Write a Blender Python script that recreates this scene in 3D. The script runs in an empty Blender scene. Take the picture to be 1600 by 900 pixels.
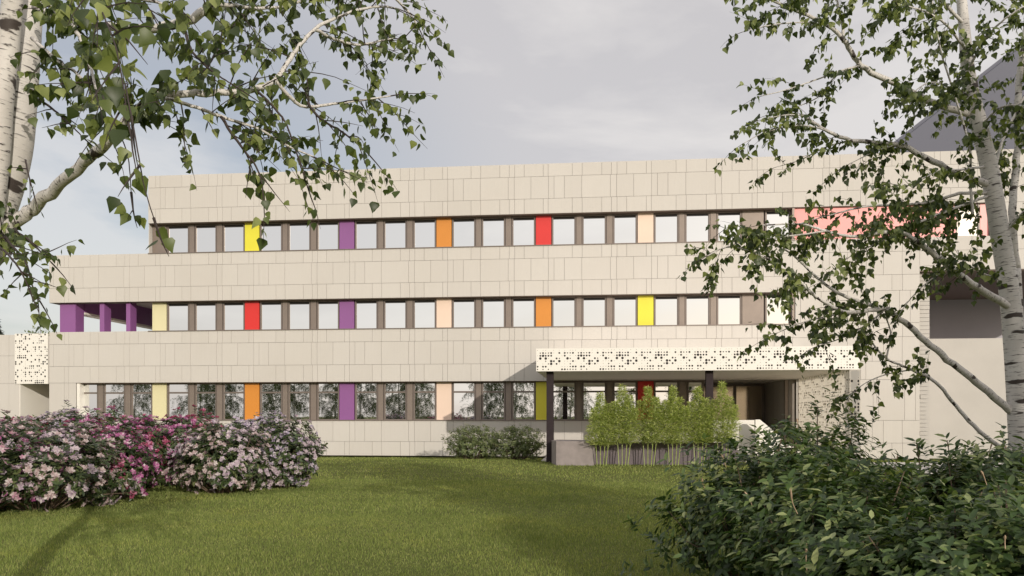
import bpy, math, random
import numpy as np
from mathutils import Vector, noise as mnoise

# ------------------------------------------------------------------ camera, sky, sun
sc = bpy.context.scene
COL = sc.collection
cam_d = bpy.data.cameras.new("camera"); cam = bpy.data.objects.new("camera", cam_d); COL.objects.link(cam)
YAW = math.radians(5.8)
cam.location = (0, 0, 1.8); cam.rotation_euler = (math.radians(90), 0, YAW)
cam_d.sensor_width = 36; cam_d.lens = 28.8; cam_d.shift_y = 0.125
cam_d.clip_start = 0.05; cam_d.clip_end = 3000
sc.camera = cam
sc.view_settings.view_transform = 'Standard'; sc.view_settings.look = 'None'
sc.view_settings.exposure = 0.0; sc.view_settings.gamma = 1.0
sc.view_settings.use_curve_mapping = False
sc.cycles.diffuse_bounces = 6; sc.cycles.max_bounces = 12; sc.cycles.transmission_bounces = 6; sc.cycles.transparent_max_bounces = 8

SUN_TRAVEL = Vector((-4.45, 7.2, -2.25)).normalized()
SUN_EL = math.asin(-SUN_TRAVEL.z); SUN_ROT = math.atan2(-SUN_TRAVEL.x, -SUN_TRAVEL.y)
sun_d = bpy.data.lights.new("sun", 'SUN'); sun = bpy.data.objects.new("sun", sun_d); COL.objects.link(sun)
sun_d.energy = 2.75; sun_d.angle = math.radians(0.6); sun_d.color = (1.0, 0.915, 0.80)
sun.location = (30, -40, 30); sun.rotation_euler = SUN_TRAVEL.to_track_quat('-Z', 'Y').to_euler()

world = bpy.data.worlds.new("World"); sc.world = world; world.use_nodes = True
wt = world.node_tree; wt.nodes.clear()
def N(t, ty, **kw):
    n = t.nodes.new(ty)
    for k, v in kw.items():
        if k == 'op': n.operation = v
        elif hasattr(n, k): setattr(n, k, v)
    return n
wo = N(wt, 'ShaderNodeOutputWorld'); bg = N(wt, 'ShaderNodeBackground')
sky = N(wt, 'ShaderNodeTexSky'); sky.sky_type = 'NISHITA'; sky.sun_disc = False
sky.sun_elevation = SUN_EL; sky.sun_rotation = SUN_ROT
sky.air_density = 1.0; sky.dust_density = 2.0; sky.ozone_density = 1.0
tcw = N(wt, 'ShaderNodeTexCoord')
mp = N(wt, 'ShaderNodeMapping'); mp.inputs['Scale'].default_value = (1.0, 1.0, 3.2); mp.inputs['Location'].default_value = (0.35, 0.1, 0.25)
nz = N(wt, 'ShaderNodeTexNoise'); nz.inputs['Scale'].default_value = 2.6; nz.inputs['Detail'].default_value = 9; nz.inputs['Roughness'].default_value = 0.55; nz.inputs['Distortion'].default_value = 0.3
cr = N(wt, 'ShaderNodeValToRGB'); cr.color_ramp.elements[0].position = 0.50; cr.color_ramp.elements[1].position = 0.66
wt.links.new(tcw.outputs['Generated'], mp.inputs['Vector']); wt.links.new(mp.outputs['Vector'], nz.inputs['Vector']); ca = N(wt, 'ShaderNodeMath', op='ADD'); wt.links.new(nz.outputs['Fac'], ca.inputs[0]); wt.links.new(ca.outputs[0], cr.inputs['Fac'])
# thin high veil over everything, thicker white cloud where the noise is high
veil = N(wt, 'ShaderNodeMixRGB'); veil.blend_type = 'MIX'; veil.inputs['Fac'].default_value = 0.74
veil.inputs['Color2'].default_value = (6.4, 6.05, 5.98, 1)
wt.links.new(sky.outputs['Color'], veil.inputs['Color1'])
def dirdot(v, a, b, lo, hi):
    d_ = N(wt, 'ShaderNodeVectorMath', op='DOT_PRODUCT'); d_.inputs[1].default_value = tuple(Vector(v).normalized())
    m_ = N(wt, 'ShaderNodeMapRange'); m_.interpolation_type = 'SMOOTHSTEP'
    for k_, x_ in (('From Min', a), ('From Max', b), ('To Min', lo), ('To Max', hi)): m_.inputs[k_].default_value = x_
    wt.links.new(tcw.outputs['Generated'], d_.inputs[0]); wt.links.new(d_.outputs['Value'], m_.inputs['Value']); return m_.outputs['Result']
# the veil thins to clear blue low in the west, where a bank of cumulus stands
wt.links.new(dirdot((-.62, .95, .12), .86, .995, .80, .40), veil.inputs['Fac'])
cl = N(wt, 'ShaderNodeMixRGB'); cl.inputs['Color2'].default_value = (8.0, 7.7, 7.45, 1)
cm = N(wt, 'ShaderNodeMath', op='MULTIPLY'); cm.inputs[1].default_value = 0.48
wt.links.new(cr.outputs['Color'], cm.inputs[0]); wt.links.new(cm.outputs[0], cl.inputs['Fac'])
wt.links.new(veil.outputs['Color'], cl.inputs['Color1']); wt.links.new(cl.outputs['Color'], bg.inputs['Color'])
wt.links.new(dirdot((-.60, .94, .25), .975, .998, .0, .19), ca.inputs[1])
# thin cloud scatters light forwards: it is brighter on the sun's side of the sky
dt_ = N(wt, 'ShaderNodeVectorMath', op='DOT_PRODUCT'); dt_.inputs[1].default_value = tuple(-SUN_TRAVEL)
gl = N(wt, 'ShaderNodeMapRange'); gl.inputs['From Min'].default_value = -0.35; gl.inputs['From Max'].default_value = 0.9
gl.inputs['To Min'].default_value = 1.12; gl.inputs['To Max'].default_value = 1.52
wt.links.new(tcw.outputs['Generated'], dt_.inputs[0]); wt.links.new(dt_.outputs['Value'], gl.inputs['Value'])
vm = N(wt, 'ShaderNodeVectorMath', op='SCALE'); wt.links.new(cl.outputs['Color'], vm.inputs[0]); wt.links.new(gl.outputs['Result'], vm.inputs['Scale'])
wt.links.new(vm.outputs['Vector'], bg.inputs['Color'])
bg.inputs['Strength'].default_value = 0.10
wt.links.new(bg.outputs['Background'], wo.inputs['Surface'])

# ------------------------------------------------------------------ helpers
CT, ST = math.cos(YAW), math.sin(YAW)
def ray(px, py):
    u, v = (px-800)/1280, (650-py)/1280
    return Vector((-ST+u*CT, CT+u*ST, v))
def P(px, py, t): return Vector((0, 0, 1.8)) + ray(px, py)*t
def XY(px, t): p = P(px, 650, t); return p.x, p.y
def PX(px, Y):
    d = ray(px, 650); return Y*d.x/d.y
def gz(x, y):
    s = min(1, max(0, (y-28.8)/5.0)); s = s*s*(3-2*s)
    b = 0.2*(1-s)
    return b + 0.03*mnoise.noise(Vector((x*0.16, y*0.16, 3.3)))*(1-s)

def tag(o, label=None, cat=None, group=None, kind=None):
    if label: o['label'] = label
    if cat: o['category'] = cat
    if group: o['group'] = group
    if kind: o['kind'] = kind
    return o
def empty(name, loc=(0, 0, 0), rz=0):
    o = bpy.data.objects.new(name, None); COL.objects.link(o); o.location = loc; o.rotation_euler = (0, 0, rz)
    o.empty_display_size = 0.3
    return o

class MB:
    """collects geometry, builds ONE mesh object"""
    def __init__(s): s.v = []; s.f = []; s.uv = []; s.n = 0; s.m = []
    def add(s, verts, faces, uvs=None, mi=0):
        b = s.n
        s.v.extend([tuple(p) for p in verts]); s.n += len(verts)
        for k, fc in enumerate(faces):
            s.f.append(tuple(b+i for i in fc)); s.m.append(mi)
            s.uv.append([uvs[k][j] for j in range(len(fc))] if uvs else [(0, 0)]*len(fc))
    def box(s, x0, x1, y0, y1, z0, z1, skip=(), mi=0):
        v = [(x0,y0,z0),(x1,y0,z0),(x1,y1,z0),(x0,y1,z0),(x0,y0,z1),(x1,y0,z1),(x1,y1,z1),(x0,y1,z1)]
        fs = {'b':(0,3,2,1),'t':(4,5,6,7),'f':(0,1,5,4),'r':(1,2,6,5),'k':(2,3,7,6),'l':(3,0,4,7)}
        s.add(v, [q for k, q in fs.items() if k not in skip], mi=mi)
    def prism(s, pts, z0, z1):          # pts: ccw plan outline
        n = len(pts); v = [(x, y, z0) for x, y in pts]+[(x, y, z1) for x, y in pts]
        s.add(v, [tuple(range(n-1, -1, -1)), tuple(range(n, 2*n))]+[(i, (i+1) % n, n+(i+1) % n, n+i) for i in range(n)])
    def xz(s, pts, y0, y1):             # elevation outline extruded in y
        n = len(pts); v = [(x, y0, z) for x, z in pts]+[(x, y1, z) for x, z in pts]
        s.add(v, [tuple(range(n)), tuple(range(2*n-1, n-1, -1))]+[(i, n+i, n+(i+1) % n, (i+1) % n) for i in range(n)])
    def tube(s, pts, radii, sides=8, cap=True):
        pts = [Vector(p) for p in pts]; n = len(pts)
        up = Vector((0.13, 0.21, 1)).normalized(); L = 0; base = s.n; uvr = []; vs = []
        t0 = (pts[1]-pts[0]).normalized()
        a = t0.cross(up)
        if a.length < 0.1: a = t0.cross(Vector((1, 0, 0)))
        a.normalize()
        for i, p in enumerate(pts):
            t = (pts[min(i+1, n-1)]-pts[max(i-1, 0)])
            if t.length < 1e-6: t = t0
            t.normalize(); a = (a-t*a.dot(t)).normalized(); b = t.cross(a)
            if i: L += (p-pts[i-1]).length
            for k in range(sides):
                th = 2*math.pi*k/sides
                vs.append(p+(a*math.cos(th)+b*math.sin(th))*radii[i])
            uvr.append(L)
        fs = []; uv = []
        for i in range(n-1):
            for k in range(sides):
                k2 = (k+1) % sides
                fs.append((i*sides+k, i*sides+k2, (i+1)*sides+k2, (i+1)*sides+k))
                uv.append([(k/sides, uvr[i]), ((k+1)/sides, uvr[i]), ((k+1)/sides, uvr[i+1]), (k/sides, uvr[i+1])])
        if cap:
            fs.append(tuple((n-1)*sides+k for k in range(sides))); uv.append([(0.5, uvr[-1])]*sides)
            fs.append(tuple(sides-1-k for k in range(sides))); uv.append([(0.5, 0)]*sides)
        s.add(vs, fs, uv)
    def build(s, name, mats, parent=None, smooth=False):
        me = bpy.data.meshes.new(name)
        me.from_pydata(s.v, [], s.f)
        ul = me.uv_layers.new(name="UVMap")
        flat = np.array([c for f in s.uv for c in f], dtype=np.float32).ravel()
        if len(flat) == len(ul.data)*2: ul.data.foreach_set('uv', flat)
        for m in (mats if isinstance(mats, (list, tuple)) else [mats]): me.materials.append(m)
        if any(s.m): me.polygons.foreach_set('material_index', s.m)
        if smooth: me.polygons.foreach_set('use_smooth', [True]*len(me.polygons))
        o = bpy.data.objects.new(name, me); COL.objects.link(o)
        if parent: o.parent = parent
        return o

def bake(name, V, F, mat, parent=None, smooth=False):
    """V (n,3) array, F (m,k) array of equal-size faces"""
    me = bpy.data.meshes.new(name); V = np.asarray(V, np.float32); F = np.asarray(F, np.int32)
    k = F.shape[1]
    me.vertices.add(len(V)); me.vertices.foreach_set('co', V.ravel())
    me.loops.add(F.size); me.loops.foreach_set('vertex_index', F.ravel())
    me.polygons.add(len(F)); me.polygons.foreach_set('loop_start', np.arange(0, F.size, k, dtype=np.int32))
    me.polygons.foreach_set('loop_total', np.full(len(F), k, np.int32))
    if smooth: me.polygons.foreach_set('use_smooth', np.ones(len(F), bool))
    me.update(calc_edges=True); me.materials.append(mat)
    o = bpy.data.objects.new(name, me); COL.objects.link(o)
    if parent: o.parent = parent
    return o

def norm(a): return a/np.maximum(1e-9, np.linalg.norm(a, axis=-1, keepdims=True))
def scatter(shape_v, shape_f, pos, tip, nrm, size):
    """instances of a flat leaf shape (x across, y along, z up) baked into arrays"""
    pos = np.asarray(pos, float); y = norm(np.asarray(tip, float)); z = np.asarray(nrm, float)
    x = norm(np.cross(y, z)); z = np.cross(x, y)
    S = np.asarray(shape_v, float); size = np.asarray(size, float).reshape(-1, 1, 1)
    V = pos[:, None, :]+size*(S[None, :, 0:1]*x[:, None, :]+S[None, :, 1:2]*y[:, None, :]+S[None, :, 2:3]*z[:, None, :])
    F = np.asarray(shape_f)[None]+(np.arange(len(pos))*len(S))[:, None, None]
    return V.reshape(-1, 3), F.reshape(-1, np.asarray(shape_f).shape[1])

BIRCH_V = [(0,0,0),(0,.3,-.06),(0,.66,-.05),(0,1,.04),(.33,.04,.03),(.44,.27,.06),(.2,.64,.02),(-.33,.04,.03),(-.44,.27,.06),(-.2,.64,.02)]
BIRCH_F = [(0,4,1),(4,5,1),(1,5,2),(5,6,2),(2,6,3),(0,1,7),(7,1,8),(1,2,8),(8,2,9),(2,3,9)]
KITE_V = [(0,0,0),(.3,.35,.08),(0,1,0),(-.3,.35,.08)]; KITE_F = [(0,1,2),(0,2,3)]
def lance(w, droop):
    v = [(0,0,0),(0,.35,-.03),(0,.72,-.03-droop*.4),(0,1,-droop),(w,.3,.04),(w*.8,.68,-droop*.3+.01),(-w,.3,.04),(-w*.8,.68,-droop*.3+.01)]
    return v, [(0,4,1),(4,5,1),(1,5,2),(5,3,2),(0,1,6),(6,1,7),(1,2,7),(7,2,3)]
LAN_V, LAN_F = lance(.2, .14)

# ------------------------------------------------------------------ materials
def newmat(name):
    m = bpy.data.materials.new(name); m.use_nodes = True; t = m.node_tree; t.nodes.clear()
    o = N(t, 'ShaderNodeOutputMaterial'); b = N(t, 'ShaderNodeBsdfPrincipled')
    t.links.new(b.outputs[0], o.inputs['Surface'])
    return m, t, b, o
def ramp(t, fac, stops):
    r = N(t, 'ShaderNodeValToRGB'); e = r.color_ramp.elements
    while len(e) < len(stops): e.new(0.5)
    for i, (p, c) in enumerate(stops): e[i].position = p; e[i].color = (*c, 1)
    t.links.new(fac, r.inputs['Fac']); return r.outputs['Color']
def noise_tex(t, scale, detail=4, coord='Object', mapping=None, rough=0.55):
    tc = N(t, 'ShaderNodeTexCoord'); n = N(t, 'ShaderNodeTexNoise')
    n.inputs['Scale'].default_value = scale; n.inputs['Detail'].default_value = detail; n.inputs['Roughness'].default_value = rough
    if mapping:
        m = N(t, 'ShaderNodeMapping'); m.inputs['Scale'].default_value = mapping
        t.links.new(tc.outputs[coord], m.inputs['Vector']); t.links.new(m.outputs['Vector'], n.inputs['Vector'])
    else: t.links.new(tc.outputs[coord], n.inputs['Vector'])
    return n.outputs['Fac']
def plain(name, col, rough=0.6, var=0.12, scale=1.5, metal=0.0, bump=0.0, bscale=60, spec=0.5):
    m, t, b, o = newmat(name)
    f = noise_tex(t, scale, 6)
    c = ramp(t, f, [(0.3, tuple(x*(1-var) for x in col)), (0.7, tuple(min(1, x*(1+var)) for x in col))])
    t.links.new(c, b.inputs['Base Color']); b.inputs['Roughness'].default_value = rough; b.inputs['Metallic'].default_value = metal
    b.inputs['Specular IOR Level'].default_value = spec
    if bump:
        bp = N(t, 'ShaderNodeBump'); bp.inputs['Strength'].default_value = bump; bp.inputs['Distance'].default_value = 0.01
        t.links.new(noise_tex(t, bscale, 5), bp.inputs['Height']); t.links.new(bp.outputs[0], b.inputs['Normal'])
    return m
def island_mat(name, stops, rough=0.5, transl=0.0, tcol=None, spec=0.5, bump=False):
    m, t, b, o = newmat(name)
    g = N(t, 'ShaderNodeNewGeometry')
    c = ramp(t, g.outputs['Random Per Island'], stops)
    t.links.new(c, b.inputs['Base Color']); b.inputs['Roughness'].default_value = rough
    b.inputs['Specular IOR Level'].default_value = spec
    if transl:
        tr = N(t, 'ShaderNodeBsdfTranslucent'); mx = N(t, 'ShaderNodeMixShader'); mx.inputs['Fac'].default_value = transl
        mul = N(t, 'ShaderNodeMixRGB'); mul.blend_type = 'MULTIPLY'; mul.inputs['Fac'].default_value = 1
        mul.inputs['Color2'].default_value = (*(tcol or (1.3, 1.4, .6)), 1)
        t.links.new(c, mul.inputs['Color1']); t.links.new(mul.outputs[0], tr.inputs['Color'])
        t.links.new(b.outputs[0], mx.inputs[1]); t.links.new(tr.outputs[0], mx.inputs[2]); t.links.new(mx.outputs[0], o.inputs['Surface'])
    return m

# cladding: warm off-white ribbed fibre cement, each board a touch different
def cladding_mat():
    m, t, b, o = newmat("cladding_board")
    g = N(t, 'ShaderNodeNewGeometry')
    c = ramp(t, g.outputs['Random Per Island'], [(0, (.567,.538,.500)), (.5, (.578,.549,.511)), (1, (.590,.561,.522))])
    w = noise_tex(t, 1.0, 5, mapping=(28, 28, .5))
    st = ramp(t, w, [(.3, (.965,.965,.96)), (.7, (1,1,1))])
    mu = N(t, 'ShaderNodeMixRGB'); mu.blend_type = 'MULTIPLY'; mu.inputs['Fac'].default_value = 1
    t.links.new(c, mu.inputs['Color1']); t.links.new(st, mu.inputs['Color2'])
    d = ramp(t, noise_tex(t, .35, 6), [(.3, (.965,.96,.95)), (.6, (1,1,1))])
    mu2 = N(t, 'ShaderNodeMixRGB'); mu2.blend_type = 'MULTIPLY'; mu2.inputs['Fac'].default_value = 1
    t.links.new(mu.outputs[0], mu2.inputs['Color1']); t.links.new(d, mu2.inputs['Color2'])
    t.links.new(mu2.outputs[0], b.inputs['Base Color']); b.inputs['Roughness'].default_value = .75
    tc = N(t, 'ShaderNodeTexCoord'); wv = N(t, 'ShaderNodeTexWave'); wv.wave_type = 'BANDS'; wv.bands_direction = 'X'
    wv.inputs['Scale'].default_value = 8.0; wv.inputs['Distortion'].default_value = 0.6; wv.inputs['Detail'].default_value = 1
    t.links.new(tc.outputs['Object'], wv.inputs['Vector'])
    bp = N(t, 'ShaderNodeBump'); bp.inputs['Strength'].default_value = .25; bp.inputs['Distance'].default_value = .004
    t.links.new(wv.outputs['Fac'], bp.inputs['Height']); t.links.new(bp.outputs[0], b.inputs['Normal'])
    return m
M = {}
M['clad'] = cladding_mat()
M['backing'] = plain('joint_backing', (.24,.215,.19), .8)
M['taupe'] = plain('taupe_metal', (.25,.205,.175), .42, .05, 3, 0.3)
M['frame'] = plain('window_frame', (.20,.165,.145), .4, .04, 3, 0.3)
M['soffit'] = plain('brown_soffit', (.16,.115,.095), .7, .05)
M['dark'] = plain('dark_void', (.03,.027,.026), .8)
M['white'] = plain('white_metal', (.80,.77,.71), .5, .02, 1)
M['ceil'] = plain('canopy_ceiling', (.80,.76,.69), .7, .02, 1)
M['render'] = plain('white_render', (.50,.475,.44), .85, .05, .7, bump=.35, bscale=9)
M['grey'] = plain('grey_wall', (.44,.425,.455), .8, .05, .6)
M['slate'] = plain('slate_blue_cladding', (.085,.09,.125), .6, .04, .2)
M['colmetal'] = plain('dark_column', (.035,.026,.028), .7, .15, 6, spec=.15)
M['concrete'] = plain('concrete', (.27,.235,.225), .85, .14, 4, bump=.25, bscale=40)
M['pave'] = plain('paving', (.60,.57,.53), .85, .08, 3)
COLS = {'yellow': (.74,.68,.05), 'purple': (.26,.10,.28), 'orange': (.64,.25,.04), 'red': (.66,.035,.03), 'cream': (.80,.62,.50), 'pale yellow': (.70,.65,.40), 'pink': (.85,.33,.31)}
for k, c in COLS.items(): M[k] = plain(k.replace(' ', '_')+'_panel', c, .4, .015, 2)
m_, t_, b_, o_ = newmat('translucent_screen'); b_.inputs['Base Color'].default_value = (.82,.79,.73,1); b_.inputs['Roughness'].default_value = .5
tr_ = N(t_, 'ShaderNodeBsdfTranslucent'); tr_.inputs['Color'].default_value = (.86,.80,.70,1); mx_ = N(t_, 'ShaderNodeMixShader'); mx_.inputs['Fac'].default_value = .65
t_.links.new(b_.outputs[0], mx_.inputs[1]); t_.links.new(tr_.outputs[0], mx_.inputs[2]); t_.links.new(mx_.outputs[0], o_.inputs['Surface']); M['screen'] = m_  # translucency added so sun glows through and brightens the screen and entrance
def glass_mat():
    m, t, b, o = newmat("window_glass")
    b.inputs['Base Color'].default_value = (.79,.795,.78,1); b.inputs['Metallic'].default_value = 1; b.inputs['Roughness'].default_value = .015
    tc = N(t, 'ShaderNodeTexCoord'); bp = N(t, 'ShaderNodeBump'); bp.inputs['Strength'].default_value = .05; bp.inputs['Distance'].default_value = .01
    t.links.new(noise_tex(t, .9, 2), bp.inputs['Height']); t.links.new(bp.outputs[0], b.inputs['Normal'])
    return m
M['glass'] = glass_mat()
M['doorglass'] = plain('bronze_glass', (.55,.46,.36), .08, .02, 1, 1.0)
def bark_mat(name, white=(.66,.635,.60), dark=(.05,.038,.032)):
    m, t, b, o = newmat(name)
    fine = noise_tex(t, 1.0, 6, 'UV', (5, 75, 1), .6)          # short horizontal lenticels
    c1 = ramp(t, fine, [(.0, white), (.56, white), (.60, tuple(x*.55 for x in white)), (.64, dark)])
    big = noise_tex(t, 1.0, 4, 'UV', (1.3, 9, 1), .5)
    f2 = ramp(t, big, [(.60, (0,0,0)), (.63, (1,1,1))])
    tone = ramp(t, noise_tex(t, 1.0, 5, 'UV', (3, 3, 1)), [(.3, (.80,.78,.77)), (.7, (1,1,1))])
    mu = N(t, 'ShaderNodeMixRGB'); mu.blend_type = 'MULTIPLY'; mu.inputs['Fac'].default_value = 1
    t.links.new(c1, mu.inputs['Color1']); t.links.new(tone, mu.inputs['Color2'])
    mx = N(t, 'ShaderNodeMixRGB'); t.links.new(f2, mx.inputs['Fac']); t.links.new(mu.outputs[0], mx.inputs['Color1']); mx.inputs['Color2'].default_value = (*dark, 1)
    t.links.new(mx.outputs[0], b.inputs['Base Color']); b.inputs['Roughness'].default_value = .7
    bp = N(t, 'ShaderNodeBump'); bp.inputs['Strength'].default_value = .5; bp.inputs['Distance'].default_value = .006
    t.links.new(fine, bp.inputs['Height']); t.links.new(bp.outputs[0], b.inputs['Normal'])
    return m
M['bark'] = bark_mat('birch_bark')
M['twig'] = plain('twig_bark', (.045,.032,.028), .8, .2, 8)
M['stem'] = plain('shrub_stem', (.16,.115,.08), .8, .25, 8)
M['deadtwig'] = plain('dry_twig', (.42,.30,.20), .8, .2, 8)
M['leaf'] = island_mat('birch_leaf', [(0,(.035,.054,.016)),(.4,(.07,.10,.03)),(.75,(.15,.185,.055)),(1,(.32,.36,.13))], .45, .36)
M['leaf_b'] = island_mat('hanging_leaf', [(0,(.035,.055,.018)),(.6,(.07,.10,.03)),(1,(.12,.14,.05))], .5, .3)
M['shrubleaf'] = island_mat('shrub_leaf', [(0,(.025,.05,.015)),(.5,(.065,.115,.032)),(.8,(.15,.21,.065)),(1,(.38,.42,.19))], .42, .25)
M['rholeaf'] = island_mat('flowering_shrub_leaf', [(0,(.03,.05,.02)),(.6,(.06,.09,.03)),(1,(.13,.15,.06))], .4, .12)
M['privet'] = island_mat('small_shrub_leaf', [(0,(.09,.12,.05)),(.6,(.16,.20,.08)),(1,(.28,.31,.14))], .45, .3)
M['bamleaf'] = island_mat('bamboo_leaf', [(0,(.26,.33,.09)),(.6,(.50,.57,.18)),(1,(.78,.78,.38))], .45, .35, (1.2,1.25,.6))
M['cane'] = plain('bamboo_cane', (.30,.36,.10), .4, .2, 9)
M['conifer'] = island_mat('conifer_needles', [(0,(.03,.05,.035)),(1,(.07,.10,.07))], .6, .05)
FL = {'white': [(0,(.44,.36,.42)),(.4,(.60,.53,.53)),(.75,(.50,.40,.47)),(1,(.34,.24,.33))], 'pink': [(0,(0.420,0.185,0.286)),(.5,(0.554,0.370,0.420)),(1,(0.638,0.538,0.538))],
      'magenta': [(0,(.24,.05,.16)),(.45,(.40,.10,.26)),(.75,(.50,.25,.38)),(1,(.62,.50,.54))], 'crimson': [(0,(0.218,0.025,0.067)),(.6,(0.378,0.067,0.143)),(1,(0.521,0.269,0.353))],
      'lilac': [(0,(0.286,0.235,0.353)),(.5,(0.454,0.386,0.470)),(1,(0.605,0.554,0.571))], 'blush': [(0,(0.319,0.218,0.218)),(.5,(0.487,0.386,0.378)),(1,(0.638,0.571,0.554))]}
for k, s_ in FL.items(): M['fl_'+k] = island_mat(k+'_petal', s_, .55, .25, (1.05,1,1))
M['blade'] = island_mat('grass_blade', [(0,(.13,.178,.048)),(.5,(.248,.308,.09)),(.85,(.355,.41,.13)),(1,(.48,.47,.21))], .6, .4, (1.2,1.15,.6), spec=.2)
_t = M['blade'].node_tree; _p = [n for n in _t.nodes if n.type == 'VALTORGB'][0]
_c = ramp(_t, noise_tex(_t, .55, 5, rough=.6), [(.30, (.72,.76,.70)), (.52, (1,1,1)), (.72, (1.16,1.08,.95))])
_m = N(_t, 'ShaderNodeMixRGB'); _m.blend_type = 'MULTIPLY'; _m.inputs['Fac'].default_value = 1
_dst = [l.to_socket for l in _p.outputs['Color'].links]
_t.links.new(_p.outputs['Color'], _m.inputs['Color1']); _t.links.new(_c, _m.inputs['Color2'])
for d_ in _dst: _t.links.new(_m.outputs[0], d_)
def ground_mat():
    m, t, b, o = newmat("lawn_ground")
    a = noise_tex(t, .5, 5); c = noise_tex(t, 22, 6)
    c1 = ramp(t, c, [(.3, (.08,.095,.028)), (.7, (.18,.19,.055))])
    c2 = ramp(t, a, [(.3, (.85,.88,.85)), (.7, (1.0,1.0,1.0))])
    mu = N(t, 'ShaderNodeMixRGB'); mu.blend_type = 'MULTIPLY'; mu.inputs['Fac'].default_value = 1
    t.links.new(c1, mu.inputs['Color1']); t.links.new(c2, mu.inputs['Color2']); t.links.new(mu.outputs[0], b.inputs['Base Color'])
    b.inputs['Roughness'].default_value = .9; b.inputs['Specular IOR Level'].default_value = .1
    bp = N(t, 'ShaderNodeBump'); bp.inputs['Strength'].default_value = .8; bp.inputs['Distance'].default_value = .04
    t.links.new(c, bp.inputs['Height']); t.links.new(bp.outputs[0], b.inputs['Normal'])
    return m
M['ground'] = ground_mat()

# ------------------------------------------------------------------ ground
def axis(a, b, step, far):
    return [-far, -far*.5, -far*.2]+list(np.arange(a, b+.01, step))+[far*.2, far*.5, far]
gx = axis(-50, 50, 1.0, 1500); gy = axis(-30, 60, .75, 1500)
V = []; 
for y in gy:
    for x in gx: V.append((x, y, gz(x, y) if (abs(x) < 60 and -40 < y < 70) else (0.2 if y < 0 or abs(x) > 60 and y < 30 else 0.0)))
nx = len(gx); F = [(j*nx+i, j*nx+i+1, (j+1)*nx+i+1, (j+1)*nx+i) for j in range(len(gy)-1) for i in range(nx-1)]
tag(bake('ground', V, F, M['ground'], smooth=True), kind='structure')
PATHR = (8.9, 30, 22.8, 28.3)
pb = MB(); px0, px1, py0, py1 = PATHR
x = px0
while x < px1:
    for y in (22.8, 24.2, 25.6, 27.0):
        pb.box(x+.008, x+1.39, y+.008, y+1.39, .12, .262)
    x += 1.4
tag(pb.build('path', M['pave']), kind='structure')
ap = MB()
for i in range(8):
    for j in range(8): ap.box(-1.9+i*.72+.006, -1.9+(i+1)*.72-.006, 28.9+j*.75+.006, 28.9+(j+1)*.75-.006, -.05, .235)
tag(ap.build('bounce_paving', M['pave']), kind='structure')  # unseen pale paving added to bounce sun onto the canopy ceiling

# ------------------------------------------------------------------ main building
B = empty('office_building', (0, 35, 0))
tag(B, 'long three-storey beige panelled building with rows of windows and coloured panels', 'building')
B_inv = Vector((0, -35, 0))
def bpart(mb, name, mat, parent=B, smooth=False):
    o = mb.build(name, mat, parent, smooth)
    if parent is B: o.location = B_inv
    return o
Z1s, Z1h, Z2s, Z2h, Z3s, Z3h, ZR = 1.62, 3.30, 5.62, 6.95, 9.11, 10.46, 12.60
XL, XM, XR = -24.75, -20.0, 24.0
YF, YW = 35.0, 35.36                 # cladding face, window plane
core = MB()
core.box(XM+.02, 13.2, 35.5, 49, 3.45, 12.5); core.box(13.2, XR, 35.5, 49, 7.80, 12.5)
core.box(XL+.03, 4.6, 35.5, 49, 0, 3.44)
core.box(XL+.03, XM, 35.5, 49, 3.45, 5.5)           # below the loggia
core.box(4.61, 8.0, 39.6, 49, 0, 3.44); core.box(8.0, 13.2, 35.1, 49, 0, 3.44)
core.box(XL+.03, XM, 35.10, 48.9, 7.55, 9.0)         # roof of the loggia
def band(x0, x1, z0, z1): core.box(x0, x1, YF+.035, 35.499, z0, z1)
band(XM+.03, XR, Z3h, ZR-.03); band(XL+.03, 13.2, Z2h, Z3s-.03); band(13.2, XR, 7.765, Z3s-.03) ; band(XL+.03, 13.2, Z1h, Z2s-.03); band(XL+.03, 4.6, 0.06, Z1s-.03)
core.box(8.25, 13.2, YF+.035, 35.499, Z2s-.02, Z2h-.001); core.box(15.95, XR, YF+.035, 35.499, Z3s-.02, Z3h-.001)
core.box(4.6, 8.0, YF+.035, 39.5, 3.46, 3.6)
bpart(core, 'wall', M['backing'])
roof = MB(); roof.box(XM-.01, XR, YF+.045, 49.1, ZR-.03, ZR-.004); roof.box(XL-.01, XM-.011, YF+.045, 49.1, Z3s-.03, Z3s-.004)
bpart(roof, 'roof', M['white'])
# boards
cl = MB()
SA = [.35,.70,.18,.88,.36,.71, .35,.20]; SA = [s_*4.36/sum(SA) for s_ in SA]
SB = [.75,.24,.44,.74,1.21,.26,.72]; SB = [s_*4.36/sum(SB) for s_ in SB]
def course(x0, x1, z0, z1, seq, off, y=YF, g=.011):
    x = -30.0+off; i = 0
    while x < x1:
        w = seq[i % len(seq)]; a, b_ = max(x, x0), min(x+w, x1)
        if b_-a > .06: cl.box(a+g/2, b_-g/2, y, y+.03, z0+g/2, z1-g/2, skip=('k',))
        x += w; i += 1
def clad_band(x0, x1, zs, ph=0):
    for k in range(len(zs)-1): course(x0, x1, zs[k], zs[k+1], SB if (k+ph) % 2 else SA, .4 if (k+ph) % 2 == 0 else 1.1)
clad_band(XM, XR, [Z3h, 11.1, 12.05, ZR]); clad_band(XL, 13.2, [Z2h, 7.60, 8.55, Z3s]); clad_band(13.2, XR, [7.74, 8.55, Z3s], 1)
clad_band(XL, 13.2, [Z1h, 4.05, 5.05, Z2s]); clad_band(XL, 4.6, [.07, .69, Z1s])
clad_band(8.3, 13.2, [.05, .69, 1.62], 0); course(8.3, 13.2, 1.62, Z1h, SA, .9)
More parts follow.
